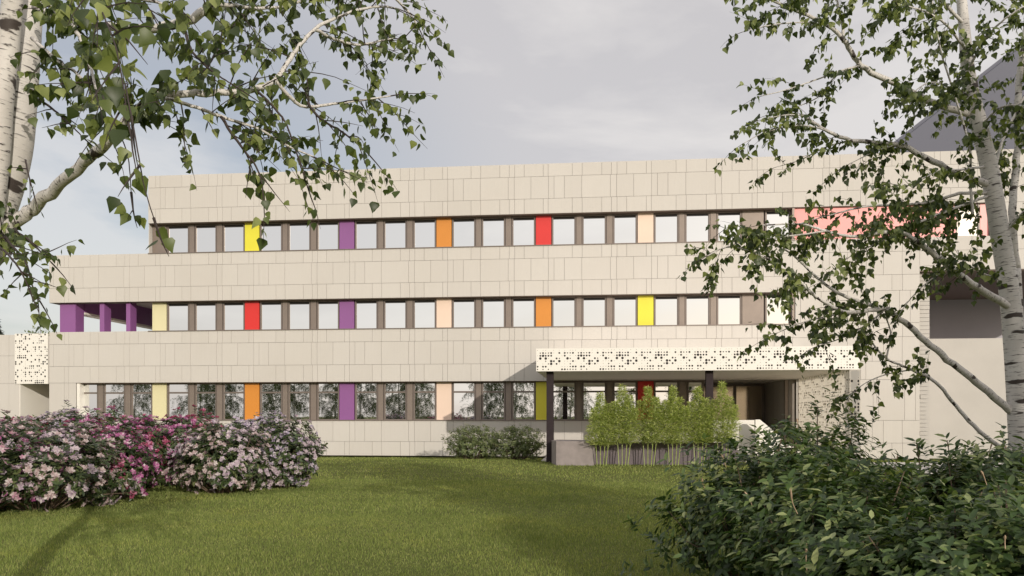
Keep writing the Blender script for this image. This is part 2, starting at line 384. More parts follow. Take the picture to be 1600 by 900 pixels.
course(8.26, 13.2, Z2s, Z2h, SA, .7); course(15.95, XR, Z3s, Z3h, SA, .7)
course(XL, -23.45, Z1s, Z1h, SA, .4)
# left end return boards of both steps, recess side wall
for z0, z1, x in [(Z1h-3.2, Z2s, XL), (Z2h, Z3s, XL), (Z3s, ZR, XM)]:
    for k in range(8): cl.box(x-.002, x+.028, YF+.04+k*1.7, YF+.04+k*1.7+1.68, z0, z1, skip=('r',))
for k, (a, b_) in enumerate([(35.3,36.5),(36.51,37.7),(37.71,38.9),(38.91,39.5)]):
    cl.box(7.94, 7.98, a, b_-.012, 1.45, 3.45); cl.box(7.94, 7.98, a, b_-.012, .05, 1.438)
bpart(cl, 'cladding', M['clad'])
so = MB()
for x0, x1, z in [(XM, 15.95, Z3h), (XM, 8.25, Z2h), (-23.45, 4.6, Z1h)]: so.box(x0, x1, YF+.045, 35.49, z-.02, z-.003)
bpart(so, 'soffit', M['soffit'])
for x0, x1, z in [(XM, 8.25, Z3s), (XM, 8.25, Z2s), (-23.45, 4.6, Z1s)]:
    si = MB(); si.box(x0, x1, YF-.03, 35.49, z-.028, z+.012); bpart(si, 'sill', M['frame'])
bk = MB()
for x0, x1, z0, z1 in [(XM, 8.25, Z3s, Z3h), (XM, 8.25, Z2s, Z2h), (-23.45, 4.6, Z1s, Z1h)]: bk.box(x0, x1, YW+.10, 35.495, z0+.015, z1-.022)
bpart(bk, 'wall', M['taupe'])
for za, zb in [(Z3s, Z3h), (Z2s, Z2h)]:
    _end = MB(); _end.box(8.15, 8.24, YF+.05, 35.48, za+.015, zb-.022); bpart(_end, 'pier', M['taupe'])

def window(x0, x1, z0, z1, ground=False, y=YW):
    f = MB(); w = .045; ins = .16 if not ground else 0
    zt = z1-.03
    f.box(x0, x0+w, y-.02, y+.09, z0, zt); f.box(x1-w, x1, y-.02, y+.09, z0, zt)
    f.box(x0+w, x1-w, y-.02, y+.09, zt-w, zt); f.box(x0+w, x1-w, y-.02, y+.09, z0, z0+w)
    # inner sash
    w2 = w+.022
    f.box(x0+w, x0+w2, y+.005, y+.09, z0+w, zt-w); f.box(x1-w2, x1-w, y+.005, y+.09, z0+w, zt-w)
    if ground: f.box(x0+w2, x1-w2, y-.012, y+.09, z0+(z1-z0)*.71, z0+(z1-z0)*.71+.075)
    o = bpart(f, 'window', M['frame'])
    g = MB(); g.box(x0+w2, x1-w2, y+.035, y+.055, z0+w, zt-w-(.10 if not ground else 0)); g.build('pane', M['glass'], o)
    if not ground:
        h = MB(); h.box(x0+w2, x1-w2, y+.03, y+.06, zt-w-.099, zt-w); h.build('blind_box', M['dark'], o)
def cpanel(x0, x1, z0, z1, c, row):
    b_ = MB(); b_.box(x0, x1, YW-.05, YW+.09, z0+.014, z1-.024); o = bpart(b_, 'colour_panel', M[c]); o['label'] = '%s panel in the %s window row' % (c, row)
def pier(x0, x1, z0, z1):
    b_ = MB(); b_.box(x0, x1, YW-.03, YW+.09, z0+.013, z1-.023); bpart(b_, 'pier', M['taupe'])
P0 = -15.62; PER = 4.357
rows = [('top', Z3s, Z3h, [None,'yellow','purple','orange','red','cream','taupe']),
        ('middle', Z2s, Z2h, ['pale yellow','red','purple','cream','orange','yellow','taupe']),
        ('ground', Z1s, Z1h, ['pale yellow','orange','purple','cream','yellow','red',None])]
for row, z0, z1, cs in rows:
    gr = row == 'ground'
    for k in range(-1, 6):
        p = P0+PER*k; c = cs[k+1]
        if k == 5 and gr: continue
        if c in COLS: cpanel(p, p+.66, z0, z1, c, row)
        elif k == -1: pier(XM+.02, p+.66, z0, z1)
        elif c == 'taupe': pier(p, p+.88, z0, z1)
        if k == 5: window(p+.95, 8.14, z0, z1); continue
        wins = [(.69, 1.72), (1.99, 3.02), (3.31, 4.33)]
        if gr and k == 4: wins = [(.69, 1.72)]; pier(p+1.74, p+2.05, z0, z1); window(p+2.08, 4.55, z0, z1, True)
        for a, b_ in wins: window(p+a, p+b_, z0, z1, gr)
        if not (gr and k == 4): pier(p+1.74, p+1.97, z0, z1); pier(p+3.04, p+3.29, z0, z1)
p = P0-2*PER
for a, b_ in [(.69, 1.72), (1.99, 3.02), (3.31, 4.33)]: window(p+a, p+b_, Z1s, Z1h, True)
pier(p+1.74, p+1.97, Z1s, Z1h); pier(p+3.04, p+3.29, Z1s, Z1h)
pier(XM+.02, P0-PER-.02, Z2s, Z2h)
rv = MB(); rv.box(-23.44, -23.30, YF+.04, YW+.1, Z1s+.014, Z1h-.023); bpart(rv, 'reveal', M['white'])
# pink wall section, with its one window
pk = MB(); pk.box(8.25, 14.66, YF+.13, 35.49, Z3s, Z3h-.021); pk.box(15.60, 15.93, YF+.13, 35.49, Z3s, Z3h-.021)
o = bpart(pk, 'pink_panel', M['pink']); o['label'] = 'long salmon pink panel at the right end of the top window row'
window(14.67, 15.59, Z3s, Z3h, y=YF+.16)
# loggia: purple columns and side beam
for x0, x1, d in [(-24.38, -23.62, .62), (-22.45, -22.23, .52), (-21.18, -20.98, .5)]:
    c_ = MB(); c_.box(x0, x1, 35.22, 35.22+d, Z2s-.05, Z2h+.04); bpart(c_, 'column', M['purple'])
bm = MB(); bm.box(-24.1, -23.62, 35.90, 48.7, 6.62, 7.54); bpart(bm, 'beam', M['purple'])
bm = MB(); bm.box(-24.12, -23.60, 35.90, 48.7, 6.52, 6.615); bpart(bm, 'beam_edge', M['ceil'])
lf = MB(); lf.box(XL+.04, XM, 35.2, 49, 5.501, 5.56); lf.box(XL+.05, XM-.02, 35.11, 48.8, 7.53, 7.549); bpart(lf, 'loggia_floor', M['ceil'])
lw = MB(); lw.box(XM, XM+.03, 35.5, 49, 5.57, 7.53); bpart(lw, 'loggia_wall', M['purple'])
# bay at the right end: deep loggia over a white wall
bay = MB(); bay.box(13.75, XR, 36.4, 36.7, 0, 5.08); bpart(bay, 'bay_wall', M['render'])
bay = MB(); bay.box(13.7, XR, 43.6, 43.8, 0, 7.73); bay.box(13.21, 13.74, 35.6, 43.6, 0, 7.72); bay.box(13.75, XR, 36.71, 43.6, 4.2, 4.3); bpart(bay, 'bay_recess', M['grey'])
bs = MB(); bs.box(13.2, XR, 35.04, 43.8, 7.70, 7.76); bpart(bs, 'soffit', M['soffit'])
pl = MB(); n = 46
for k in range(n): # rough-faced pilaster: stacked stones with an uneven left edge
    z0 = k*7.69/n; random.seed(k); pl.box(13.25+random.uniform(0, .07), 13.68, 35.25+random.uniform(0, .02), 35.6, z0+.006, z0+7.69/n-.006)
bpart(pl, 'pilaster', M['render'])
# entrance glazing deep under the canopy
en = MB()
for x in (4.63, 5.35, 6.47, 7.78): en.box(x, x+.14, 39.42, 39.55, .3, 3.34)
en.box(4.63, 7.92, 39.41, 39.56, 3.20, 3.33); eo = bpart(en, 'entrance_frame', M['frame'])
for a, b_ in [(4.77,5.35),(5.49,6.47),(6.61,7.78)]:
    g = MB(); g.box(a, b_, 39.47, 39.5, .35, 3.20); g.build('door_pane', M['doorglass'], eo)
pi = MB(); pi.box(7.86, 7.975, 35.06, 35.30, .2, 3.34); bpart(pi, 'pier', M['taupe'])

# perforated metal
PAT = ["t.tt..t.t.t.tt", ".smssmt.m.mss m".replace(' ', '')[:14], "tmLmmm...tm.t.", ".L.Lt..ms..Ls.", "t..s.Lm.L.tttm", "..t.sLtmt.t.s.", "m.mm.t...tttsm", "s.s.s....mmsss",
       ".t.s..m.s.t...", "tmLs.mt..sm.Ls", ".ss.Lm..t.m.s.", "t.s.m.Ls.ts..m"]
RAD = {'.': 0, 't': .11, 's': .24, 'm': .36, 'L': .49}
def perf(mb, origin, u, w, ncol, nrow, cell, thick, seed=0, tall=False, plug=False):
    """sheet with round holes, capped by shade-dark discs if plugged; u, w = directions across and down"""
    o0, u, w = Vector(origin), Vector(u), Vector(w); nn = u.cross(w).normalized()*thick
    rnd = random.Random(seed)
    for r in range(nrow):
        for c in range(ncol):
            ch = PAT[(r+(3 if tall else 0)) % len(PAT)][(c+(r//12)*5) % 14]
            if tall and rnd.random() < .18: ch = '.'
            R = min(.49, RAD[ch]*(1.2 if tall else 1))*cell; p = o0+u*(c+.5)*cell+w*(r+.5)*cell; h = cell/2
            sq = [(-1,-1),(0,-1),(1,-1),(1,0),(1,1),(0,1),(-1,1),(-1,0)]
            outer = [p+u*a*h+w*b_*h for a, b_ in sq]
            if R == 0: mb.add([outer[0], outer[2], outer[4], outer[6]], [(0,1,2,3)]); continue
            inner = [p+(u*a+w*b_)/math.hypot(a, b_)*R for a, b_ in sq]; deep = [q+nn for q in inner]
            mb.add(outer+inner+deep, [(i, (i+1) % 8, 8+(i+1) % 8, 8+i) for i in range(8)]+[(8+i, 8+(i+1) % 8, 16+(i+1) % 8, 16+i) for i in range(8)])
            if plug: mb.add(deep, [tuple(range(8))], mi=1)  # dark cap painted in place of the shade inside the hole

# left wing with passage and perforated screen
lwg = MB(); lwg.box(-27.15, -26.2, YF+.04, 41, 0, 5.52); lwg.box(-26.2, XL-.02, YF+.08, 41, 3.30, 5.45)
lwg.box(-26.2, XL-.02, 40.5, 41, 0, 3.29); bpart(lwg, 'side_wing', M['clad'])
for k, (z0, z1) in enumerate([(0,1.4),(1.41,3.29),(3.30,4.55),(4.56,5.52)]):
    q = MB(); q.box(-27.17, -26.72, YF, YF+.035, z0, z1); q.box(-26.71, -26.2 if k < 2 else -26.42, YF, YF+.035, z0, z1); bpart(q, 'board', M['clad'])
q = MB(); q.box(-26.199, -26.17, YF+.01, 40.4, .02, 3.28); bpart(q, 'passage_wall', M['white'])
q = MB(); perf(q, (-26.41, YF-.03, 5.56), (1,0,0), (0,0,-1), 17, 24, .0955, .02, 5, True); q.box(-26.41, -24.79, YF, YF+.02, 3.27, 5.55); sp = bpart(q, 'perforated_screen', M['white'])
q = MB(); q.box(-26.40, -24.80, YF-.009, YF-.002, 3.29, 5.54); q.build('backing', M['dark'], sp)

# ------------------------------------------------------------------ canopy
CX0, CX1, CY = -2.0, 8.64, 27.85
C = empty('entrance_canopy', (0, 28, 0)); tag(C, 'flat white entrance canopy with perforated fascia on dark posts', 'canopy')
def cpart(mb, name, mat, parent=C):
    o = mb.build(name, mat, parent)
    if parent is C: o.location = (0, -28, 0)
    return o
r_ = MB(); v = [(CX0+.02,CY+.06,3.36),(CX1-.02,CY+.06,3.36),(CX1-.02,34.98,3.36),(CX0+.02,34.98,3.36),(CX0+.02,CY+.06,4.05),(CX1-.02,CY+.06,4.05),(CX1-.02,34.98,4.50),(CX0+.02,34.98,4.50)]
r_.add(v, [(0,3,2,1),(4,5,6,7),(0,1,5,4),(1,2,6,5),(2,3,7,6),(3,0,4,7)]); cpart(r_, 'roof', M['ceil'])
s_ = MB(); s_.box(CX0+.02, 8.29, CY+.05, 34.97, 3.335, 3.357); s_.box(4.62, 7.93, 34.98, 39.4, 3.335, 3.357); cpart(s_, 'soffit', M['ceil'])
f_ = MB(); NC = int((CX1-CX0)/.0925); perf(f_, (CX0, CY, 4.08), (1,0,0), (0,0,-1), NC, 8, (CX1-CX0)/NC, .03)
f_.box(CX0, CX1, CY+.001, CY+.035, 4.081, 4.10); f_.box(CX0, CX1, CY+.001, CY+.05, 3.322, 3.345)
f_.box(CX0, CX0+.02, CY+.04, 34.9, 3.33, 4.08); fo = cpart(f_, 'fascia', M['white'])
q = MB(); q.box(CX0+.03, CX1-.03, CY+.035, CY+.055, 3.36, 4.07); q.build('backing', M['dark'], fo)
w_ = MB(); cell = (34.7-CY)/72
perf(w_, (8.31, CY+.02, 3.33), (0,1,0), (0,0,-1), 72, 34, cell, -.012, 3, True, True)
perf(w_, (8.32, CY-.001, 3.32), (1,0,0), (0,0,-1), 3, 34, .107, .03, 4, True)
wo_ = cpart(w_, 'side_screen', [M['screen'], M['dark']])
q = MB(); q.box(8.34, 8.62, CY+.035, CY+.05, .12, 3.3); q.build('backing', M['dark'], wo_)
q = MB(); q.box(8.30, 8.36, 34.70, 34.78, .1, 3.33); q.build('edge_post', M['frame'], wo_)
for x, y in [(-1.67, 28.15), (3.72, 28.15)]:
    c_ = MB(); x1 = x+.24; g = gz(x, y)-.05
    c_.box(x, x1, y, y+.24, g, 3.335); c_.box(x-.006, x1+.006, y-.006, y+.246, g, g+.20); cpart(c_, 'column', M['colmetal'])

# low concrete wall and stairs
Wl = empty('concrete_wall', (1.5, 27, .2)); tag(Wl, 'low grey concrete wall behind the bamboo, its run darkened as if shaded, with a plain block at its left end', 'wall')
a = MB(); xa, xb = PX(869, 26.6), PX(929, 26.6)
a.prism([(xa,26.6),(xb,26.6),(xb,27.8),(xa-.02,28.3),(xa-.20,27.6)], .1, .985)
o = a.build('end_block', M['concrete'], Wl); o.location = (-1.5,-27,-.2)
a = MB(); a.box(xb, 4.6, 27.2, 27.45, .1, .93); o = a.build('wall_run', plain('shaded_concrete', (.15,.125,.135), .85, .15, 4, bump=.2, bscale=40), Wl); o.location = (-1.5,-27,-.2)  # bamboo shade put into this darker copy of the concrete colour
S = empty('entrance_stairs', (5, 29, 0)); tag(S, 'white entrance stairs with a solid sloping parapet beside the bamboo', 'stairs')
def spart(mb, name, mat): o = mb.build(name, mat, S); o.location = (-5,-29,0)
q = MB(); q.box(3.9, PX(1179,28.95), 28.95, 29.15, .05, 1.66); spart(q, 'parapet', M['white'])
q = MB(); xs = PX(1180, 28.3); xe = PX(1187, 28.3); xq = PX(1262, 28.3)
q.xz([(xs,.05),(xq,.05),(xq,.35),(xe,1.68),(xs,1.68)], 28.25, 28.45); spart(q, 'parapet', M['white'])
q = MB(); q.box(3.9, 8.25, 29.2, 39.35, .02, .72); spart(q, 'landing', M['pave'])
for k in range(4):
    q = MB(); q.box(5.1+k*.32, 5.1+(k+1)*.32, 28.5, 29.18, .03, .72-k*.14); spart(q, 'step', M['pave'])

# grey building with a slanting roof behind, right
G = empty('grey_building', (20, 56, 0)); tag(G, 'tall slate grey building with a slanting roofline behind the roof at upper right', 'building')
Yb = 55
def PZ(px, py, Y): d = ray(px, py); return 1.8+Y*d.z/d.y
x1_, z1_ = PX(1378, Yb), PZ(1378, 243, Yb); x2_, z2_ = PX(1605, Yb), PZ(1605, 66, Yb)
sl = (z2_-z1_)/(x2_-x1_); q = MB(); q.xz([(x1_-6,0),(x2_+12,0),(x2_+12,z2_+12*sl),(x1_-6,z1_-6*sl)], Yb, Yb+18); o = q.build('wall', M['slate'], G); o.location = (-20,-56,0)
q = MB(); q.xz([(x1_-6.2,z1_-6.2*sl+.02),(x2_+12.2,z2_+12.2*sl+.02),(x2_+12.2,z2_+12.2*sl+.3),(x1_-6.2,z1_-6.2*sl+.3)], Yb+.25, Yb+17.8); o = q.build('roof', M['slate'], G); o.location = (-20,-56,0)

# ------------------------------------------------------------------ plants
def smooth(pts, sub=6):
    pts = [Vector(p) for p in pts]; out = []
    for i in range(len(pts)-1):
        p0 = pts[max(i-1, 0)]; p1 = pts[i]; p2 = pts[i+1]; p3 = pts[min(i+2, len(pts)-1)]
        for k in range(sub):
            t = k/sub
            out.append(.5*((2*p1)+(-p0+p2)*t+(2*p0-5*p1+4*p2-p3)*t*t+(-p0+3*p1-3*p2+p3)*t*t*t))
    out.append(pts[-1]); return out
def lin(a, b, n): return [a+(b-a)*i/(n-1) for i in range(n)]

class Foliage:
    def __init__(s): s.p = []; s.t = []; s.n = []; s.s = []
    def add(s, p, t, n, sz): s.p.append(p[:]); s.t.append(t[:]); s.n.append(n[:]); s.s.append(sz)
    def build(s, name, mat, parent, shape=(BIRCH_V, BIRCH_F), smooth=False):
        V, F = scatter(shape[0], shape[1], s.p, s.t, s.n, s.s); return bake(name, V, F, mat, parent, smooth)

def rv3(rnd): return Vector((rnd.gauss(0,1), rnd.gauss(0,1), rnd.gauss(0,1))).normalized()
def twig(tw, fo, rnd, p, d, L, leaf, droop=.5, gap=.035, r0=.003, depth=0, sides=4):
    pts = [p.copy()]; q = p.copy(); d = d.normalized(); n = max(4, int(L/.05)); st = L/n
    for i in range(n):
        d = (d+Vector((0,0,-1))*droop*st*3.0+rv3(rnd)*.10).normalized(); q = q+d*st; pts.append(q.copy())
        if depth < 1 and rnd.random() < .20 and 0 < i < n-2:
            twig(tw, fo, rnd, q, (d+rv3(rnd)*.8).normalized(), L*rnd.uniform(.25,.5), leaf, droop*1.2, gap, r0*.6, depth+1, 3)
    rr = [r0*(1-.8*i/n) for i in range(n+1)]; tw.tube(pts, rr, sides, False)
    s = L*.12
    while s < L:
        i = min(n-1, int(s/st)); a = pts[i].lerp(pts[i+1], (s/st)-i)
        for _ in range(1 if rnd.random() < .6 else 2):
            pd = (rv3(rnd)+Vector((0,0,-.2))).normalized(); b = a+pd*leaf*rnd.uniform(.2,.5)
            tp = (pd*.6+Vector((0,0,-.9))+rv3(rnd)*.45).normalized(); fo.add(b, tp, rv3(rnd), leaf*rnd.uniform(.6,1.15))
        s += gap*rnd.uniform(.6,1.5)

def dress(tw, fo, rnd, pts, start, every, Lr, leaf, droop=.5, spread=.8, outd=None, gap=.035):
    """hang leafy twigs along a limb"""
    acc = 0; tot = sum((pts[i+1]-pts[i]).length for i in range(len(pts)-1)); run = 0
    for i in range(len(pts)-1):
        seg = pts[i+1]-pts[i]; run += seg.length; acc += seg.length
        if run/tot < start: continue
        while acc > every:
            acc -= every*rnd.uniform(.7,1.3)
            d = seg.normalized()*.7+rv3(rnd)*spread+(outd or Vector((0,0,0)))
            twig(tw, fo, rnd, pts[i].lerp(pts[i+1], rnd.random()), d, rnd.uniform(*Lr), leaf, droop, gap)
    twig(tw, fo, rnd, pts[-1], pts[-1]-pts[-2], Lr[1]*.7, leaf, droop, gap)

def hero(name, label, trunks, limbs, seed, base):
    T = empty(name, base); tag(T, label, 'tree'); rnd = random.Random(seed); off = -Vector(base)
    def fix(o): o.location = off; return o
    tb = MB()
    for pts, r in trunks:
        sp = smooth([P(*p) for p in pts], 6); rr = list(np.interp(np.linspace(0,1,len(sp)), np.linspace(0,1,len(r)), r)); tb.tube(sp, rr, 16)
    fix(tb.build('trunk', M['bark'], T, True))
    tw = MB(); fo = Foliage()
    for L in limbs:
        sp = smooth([P(*p) for p in L['p']], 6); r = lin(L['r'][0], L['r'][1], len(sp)); bb = MB()
        for i in range(1, len(sp)-1): sp[i] += rv3(rnd)*min(.008, r[i]*.3)
        bb.tube(sp, r, 8)
        fix(bb.build('branch', M['bark'] if L['r'][0] > .0065 else M['twig'], T, True))
        if L.get('leaf', 1): dress(tw, fo, rnd, sp, L.get('s', .3), L.get('e', .08), L.get('L', (.2,.5)), L.get('size', .068), L.get('d', .5), L.get('sp', .8), L.get('o'), L.get('g', .035))
    fix(tw.build('twigs', M['twig'], T)); fix(fo.build('foliage', M['leaf'], T))
    return T, len(fo.p)

# right birch, about 8.5 m away
t = 8.4
R = [
 dict(p=[(1513,178,t),(1450,157,t-.1),(1400,132,t-.3),(1345,102,t-.4),(1318,62,t-.5),(1290,38,t-.5),(1245,17,t-.6),(1200,-2,t-.7)], r=(.036,.011), s=.35, e=0.162, L=(.25,.6)),
 dict(p=[(1318,65,t-.5),(1316,40,t-.4),(1307,-5,t-.4)], r=(.018,.010), s=.6, e=0.216, L=(.2,.4)),
 dict(p=[(1345,102,t-.4),(1310,112,t-.5),(1265,128,t-.6),(1230,140,t-.7),(1190,150,t-.7)], r=(.010,.004), s=.2, e=0.152, L=(.2,.4)),
 dict(p=[(1290,38,t-.5),(1250,35,t-.7),(1200,40,t-.9),(1160,50,t-1)], r=(.008,.003), s=.1, e=0.152, L=(.2,.4)),
 dict(p=[(1340,102,t-.4),(1305,120,t-.2),(1280,150,t),(1250,165,t+.1),(1200,180,t+.1)], r=(.008,.003), s=.2, e=0.130, L=(.2,.45)),
 dict(p=[(1557,292,t),(1500,273,t-.1),(1440,242,t-.2),(1400,226,t-.2),(1330,219,t-.3),(1290,203,t-.4),(1255,180,t-.4)], r=(.036,.011), s=.5, e=0.173, L=(.25,.55)),
 dict(p=[(1290,203,t-.4),(1250,196,t-.5),(1200,205,t-.6),(1160,225,t-.6)], r=(.009,.003), s=.0, e=0.130, L=(.25,.5)),
 dict(p=[(1330,219,t-.3),(1290,230,t-.3),(1250,250,t-.2),(1210,262,t-.2)], r=(.009,.003), s=.1, e=0.141, L=(.2,.45)),
 dict(p=[(1255,180,t-.4),(1225,180,t-.5),(1185,188,t-.5)], r=(.007,.003), s=.0, e=0.130, L=(.2,.45)),
 dict(p=[(1400,226,t-.2),(1360,240,t-.3),(1320,260,t-.4)], r=(.007,.003), s=.3, e=0.152, L=(.2,.4)),
 dict(p=[(1545,302,t),(1500,302,t-.1),(1440,318,t-.2),(1360,322,t-.3),(1300,335,t-.3),(1240,352,t-.3)], r=(.02,.004), s=.25, e=0.109, L=(.25,.55)),
 dict(p=[(1545,306,t),(1480,330,t-.3),(1430,350,t-.5),(1380,375,t-.6),(1330,400,t-.6)], r=(.016,.004), s=.1, e=0.082, L=(.3,.6)),
 dict(p=[(1582,482,t),(1540,457,t-.2),(1500,430,t-.4),(1470,405,t-.5),(1430,376,t-.6)], r=(.040,.026), s=.6, e=0.128, L=(.25,.5)),
 dict(p=[(1430,376,t-.6),(1400,362,t-.6),(1335,369,t-.7),(1290,361,t-.8),(1250,350,t-.8),(1190,352,t-.9)], r=(.022,.006), s=.0, e=0.092, L=(.25,.55)),
 dict(p=[(1290,361,t-.8),(1240,368,t-.8),(1190,372,t-.9),(1150,352,t-.9),(1130,360,t-.9)], r=(.009,.003), s=.1, e=0.092, L=(.2,.45)),
 dict(p=[(1582,645,t),(1535,605,t-.1),(1480,562,t-.2),(1430,518,t-.3),(1385,482,t-.4)], r=(.040,.026), s=.95, e=0.547, L=(.2,.3)),
 dict(p=[(1385,482,t-.4),(1345,472,t-.4),(1310,458,t-.4),(1270,428,t-.3),(1235,395,t-.3),(1200,380,t-.3)], r=(.022,.006), s=.15, e=0.092, L=(.25,.5)),
 dict(p=[(1385,480,t-.4),(1325,488,t-.6),(1280,466,t-.7),(1240,432,t-.8),(1195,402,t-.9),(1140,386,t-1),(1105,400,t-1.05)], r=(.022,.005), s=.12, e=0.082, L=(.25,.5)),
 dict(p=[(1325,488,t-.6),(1290,495,t-.6),(1250,505,t-.6),(1205,525,t-.6)], r=(.010,.003), s=.05, e=0.092, L=(.25,.5)),
 dict(p=[(1385,482,t-.4),(1350,510,t-.4),(1310,530,t-.4),(1280,540,t-.4)], r=(.010,.003), s=.05, e=0.092, L=(.2,.45)),
 dict(p=[(1582,706,t),(1545,686,t-.1),(1500,642,t-.1),(1462,597,t-.2),(1425,578,t-.2),(1385,560,t-.3),(1362,535,t-.3)], r=(.024,.008), s=.65, e=0.163, L=(.2,.45)),
 dict(p=[(1425,578,t-.2),(1385,585,t-.2),(1350,600,t-.2),(1320,625,t-.2)], r=(.008,.003), s=.2, e=0.100, L=(.2,.4)),
 dict(p=[(1385,560,t-.3),(1392,520,t-.3),(1380,490,t-.4)], r=(.009,.006), s=.3, e=0.163, L=(.2,.35)),
 dict(p=[(1520,335,t-.2),(1516,290,t-.2),(1515,230,t-.3),(1492,150,t-.3),(1470,80,t-.4),(1455,-5,t-.5)], r=(.016,.006), s=.3, e=0.219, L=(.2,.5)),
 dict(p=[(1588,420,t+.3),(1582,330,t+.3),(1590,230,t+.4),(1592,130,t+.4),(1605,20,t+.5)], r=(.045,.03), s=.3, e=0.219, L=(.3,.6)),
 dict(p=[(1548,300,t+.1),(1560,240,t+.2),(1575,200,t+.3),(1600,150,t+.4),(1625,90,t+.5)], r=(.018,.008), s=.2, e=0.109, L=(.3,.55)),
 dict(p=[(1512,110,t),(1540,60,t-.3),(1570,30,t-.5),(1600,10,t-.6)], r=(.015,.006), s=.1, e=0.098, L=(.3,.6)),
 dict(p=[(1510,80,t),(1480,40,t-.4),(1450,20,t-.6),(1420,10,t-.8)], r=(.014,.006), s=.1, e=0.098, L=(.3,.6)),
 dict(p=[(1508,40,t),(1470,0,t-.2),(1430,-25,t-.4),(1390,-30,t-.6),(1350,-20,t-.8),(1300,-10,t-.9),(1230,-10,t-1)], r=(.018,.006), s=.1, e=0.130, L=(.3,.7)),
 dict(p=[(1505,0,t),(1540,-40,t+.2),(1590,-50,t+.2),(1640,-20,t+.3)], r=(.018,.006), s=.1, e=0.130, L=(.4,.8)),
 dict(p=[(1520,160,t),(1480,135,t-.5),(1450,130,t-.8),(1420,150,t-1)], r=(.012,.004), s=.1, e=0.098, L=(.3,.55), size=.062),
 dict(p=[(1530,200,t),(1560,170,t-.3),(1590,165,t-.5),(1620,180,t-.6)], r=(.012,.004), s=.1, e=0.109, L=(.3,.55)),
 dict(p=[(1540,260,t),(1500,265,t-.5),(1460,270,t-.8),(1420,290,t-1),(1385,285,t-1.1)], r=(.012,.004), s=.2, e=0.130, L=(.2,.4)),
 dict(p=[(1565,370,t),(1600,330,t-.2),(1640,300,t-.3)], r=(.012,.004), s=.0, e=0.109, L=(.2,.5)),
 dict(p=[(1572,440,t),(1530,425,t-.2),(1495,400,t-.4),(1470,380,t-.6)], r=(.01,.004), s=.2, e=0.109, L=(.2,.45)),
 dict(p=[(1480,420,t-.3),(1450,440,t-.5),(1420,470,t-.5),(1400,500,t-.5)], r=(.008,.003), s=.2, e=0.128, L=(.15,.4)),
]
trunksR = [([(1604,860,t),(1596,745,t),(1592,650,t),(1585,540,t),(1576,450,t),(1560,350,t),(1546,265,t),(1530,195,t),(1514,120,t),(1507,50,t),(1500,-30,t),(1490,-150,t),(1478,-300,t)], [.115,.11,.105,.10,.094,.09,.085,.077,.066,.054,.045,.033,.01]),
           ([(1600,700,t+.35),(1594,560,t+.3),(1588,420,t+.3)], [.06,.052,.045])]
bx_, by_ = XY(1606, t)
Tr, nR = hero('birch_tree', 'white-barked birch at the right edge with branches reaching across the facade', trunksR, R, 11, (bx_, by_, gz(bx_, by_)))

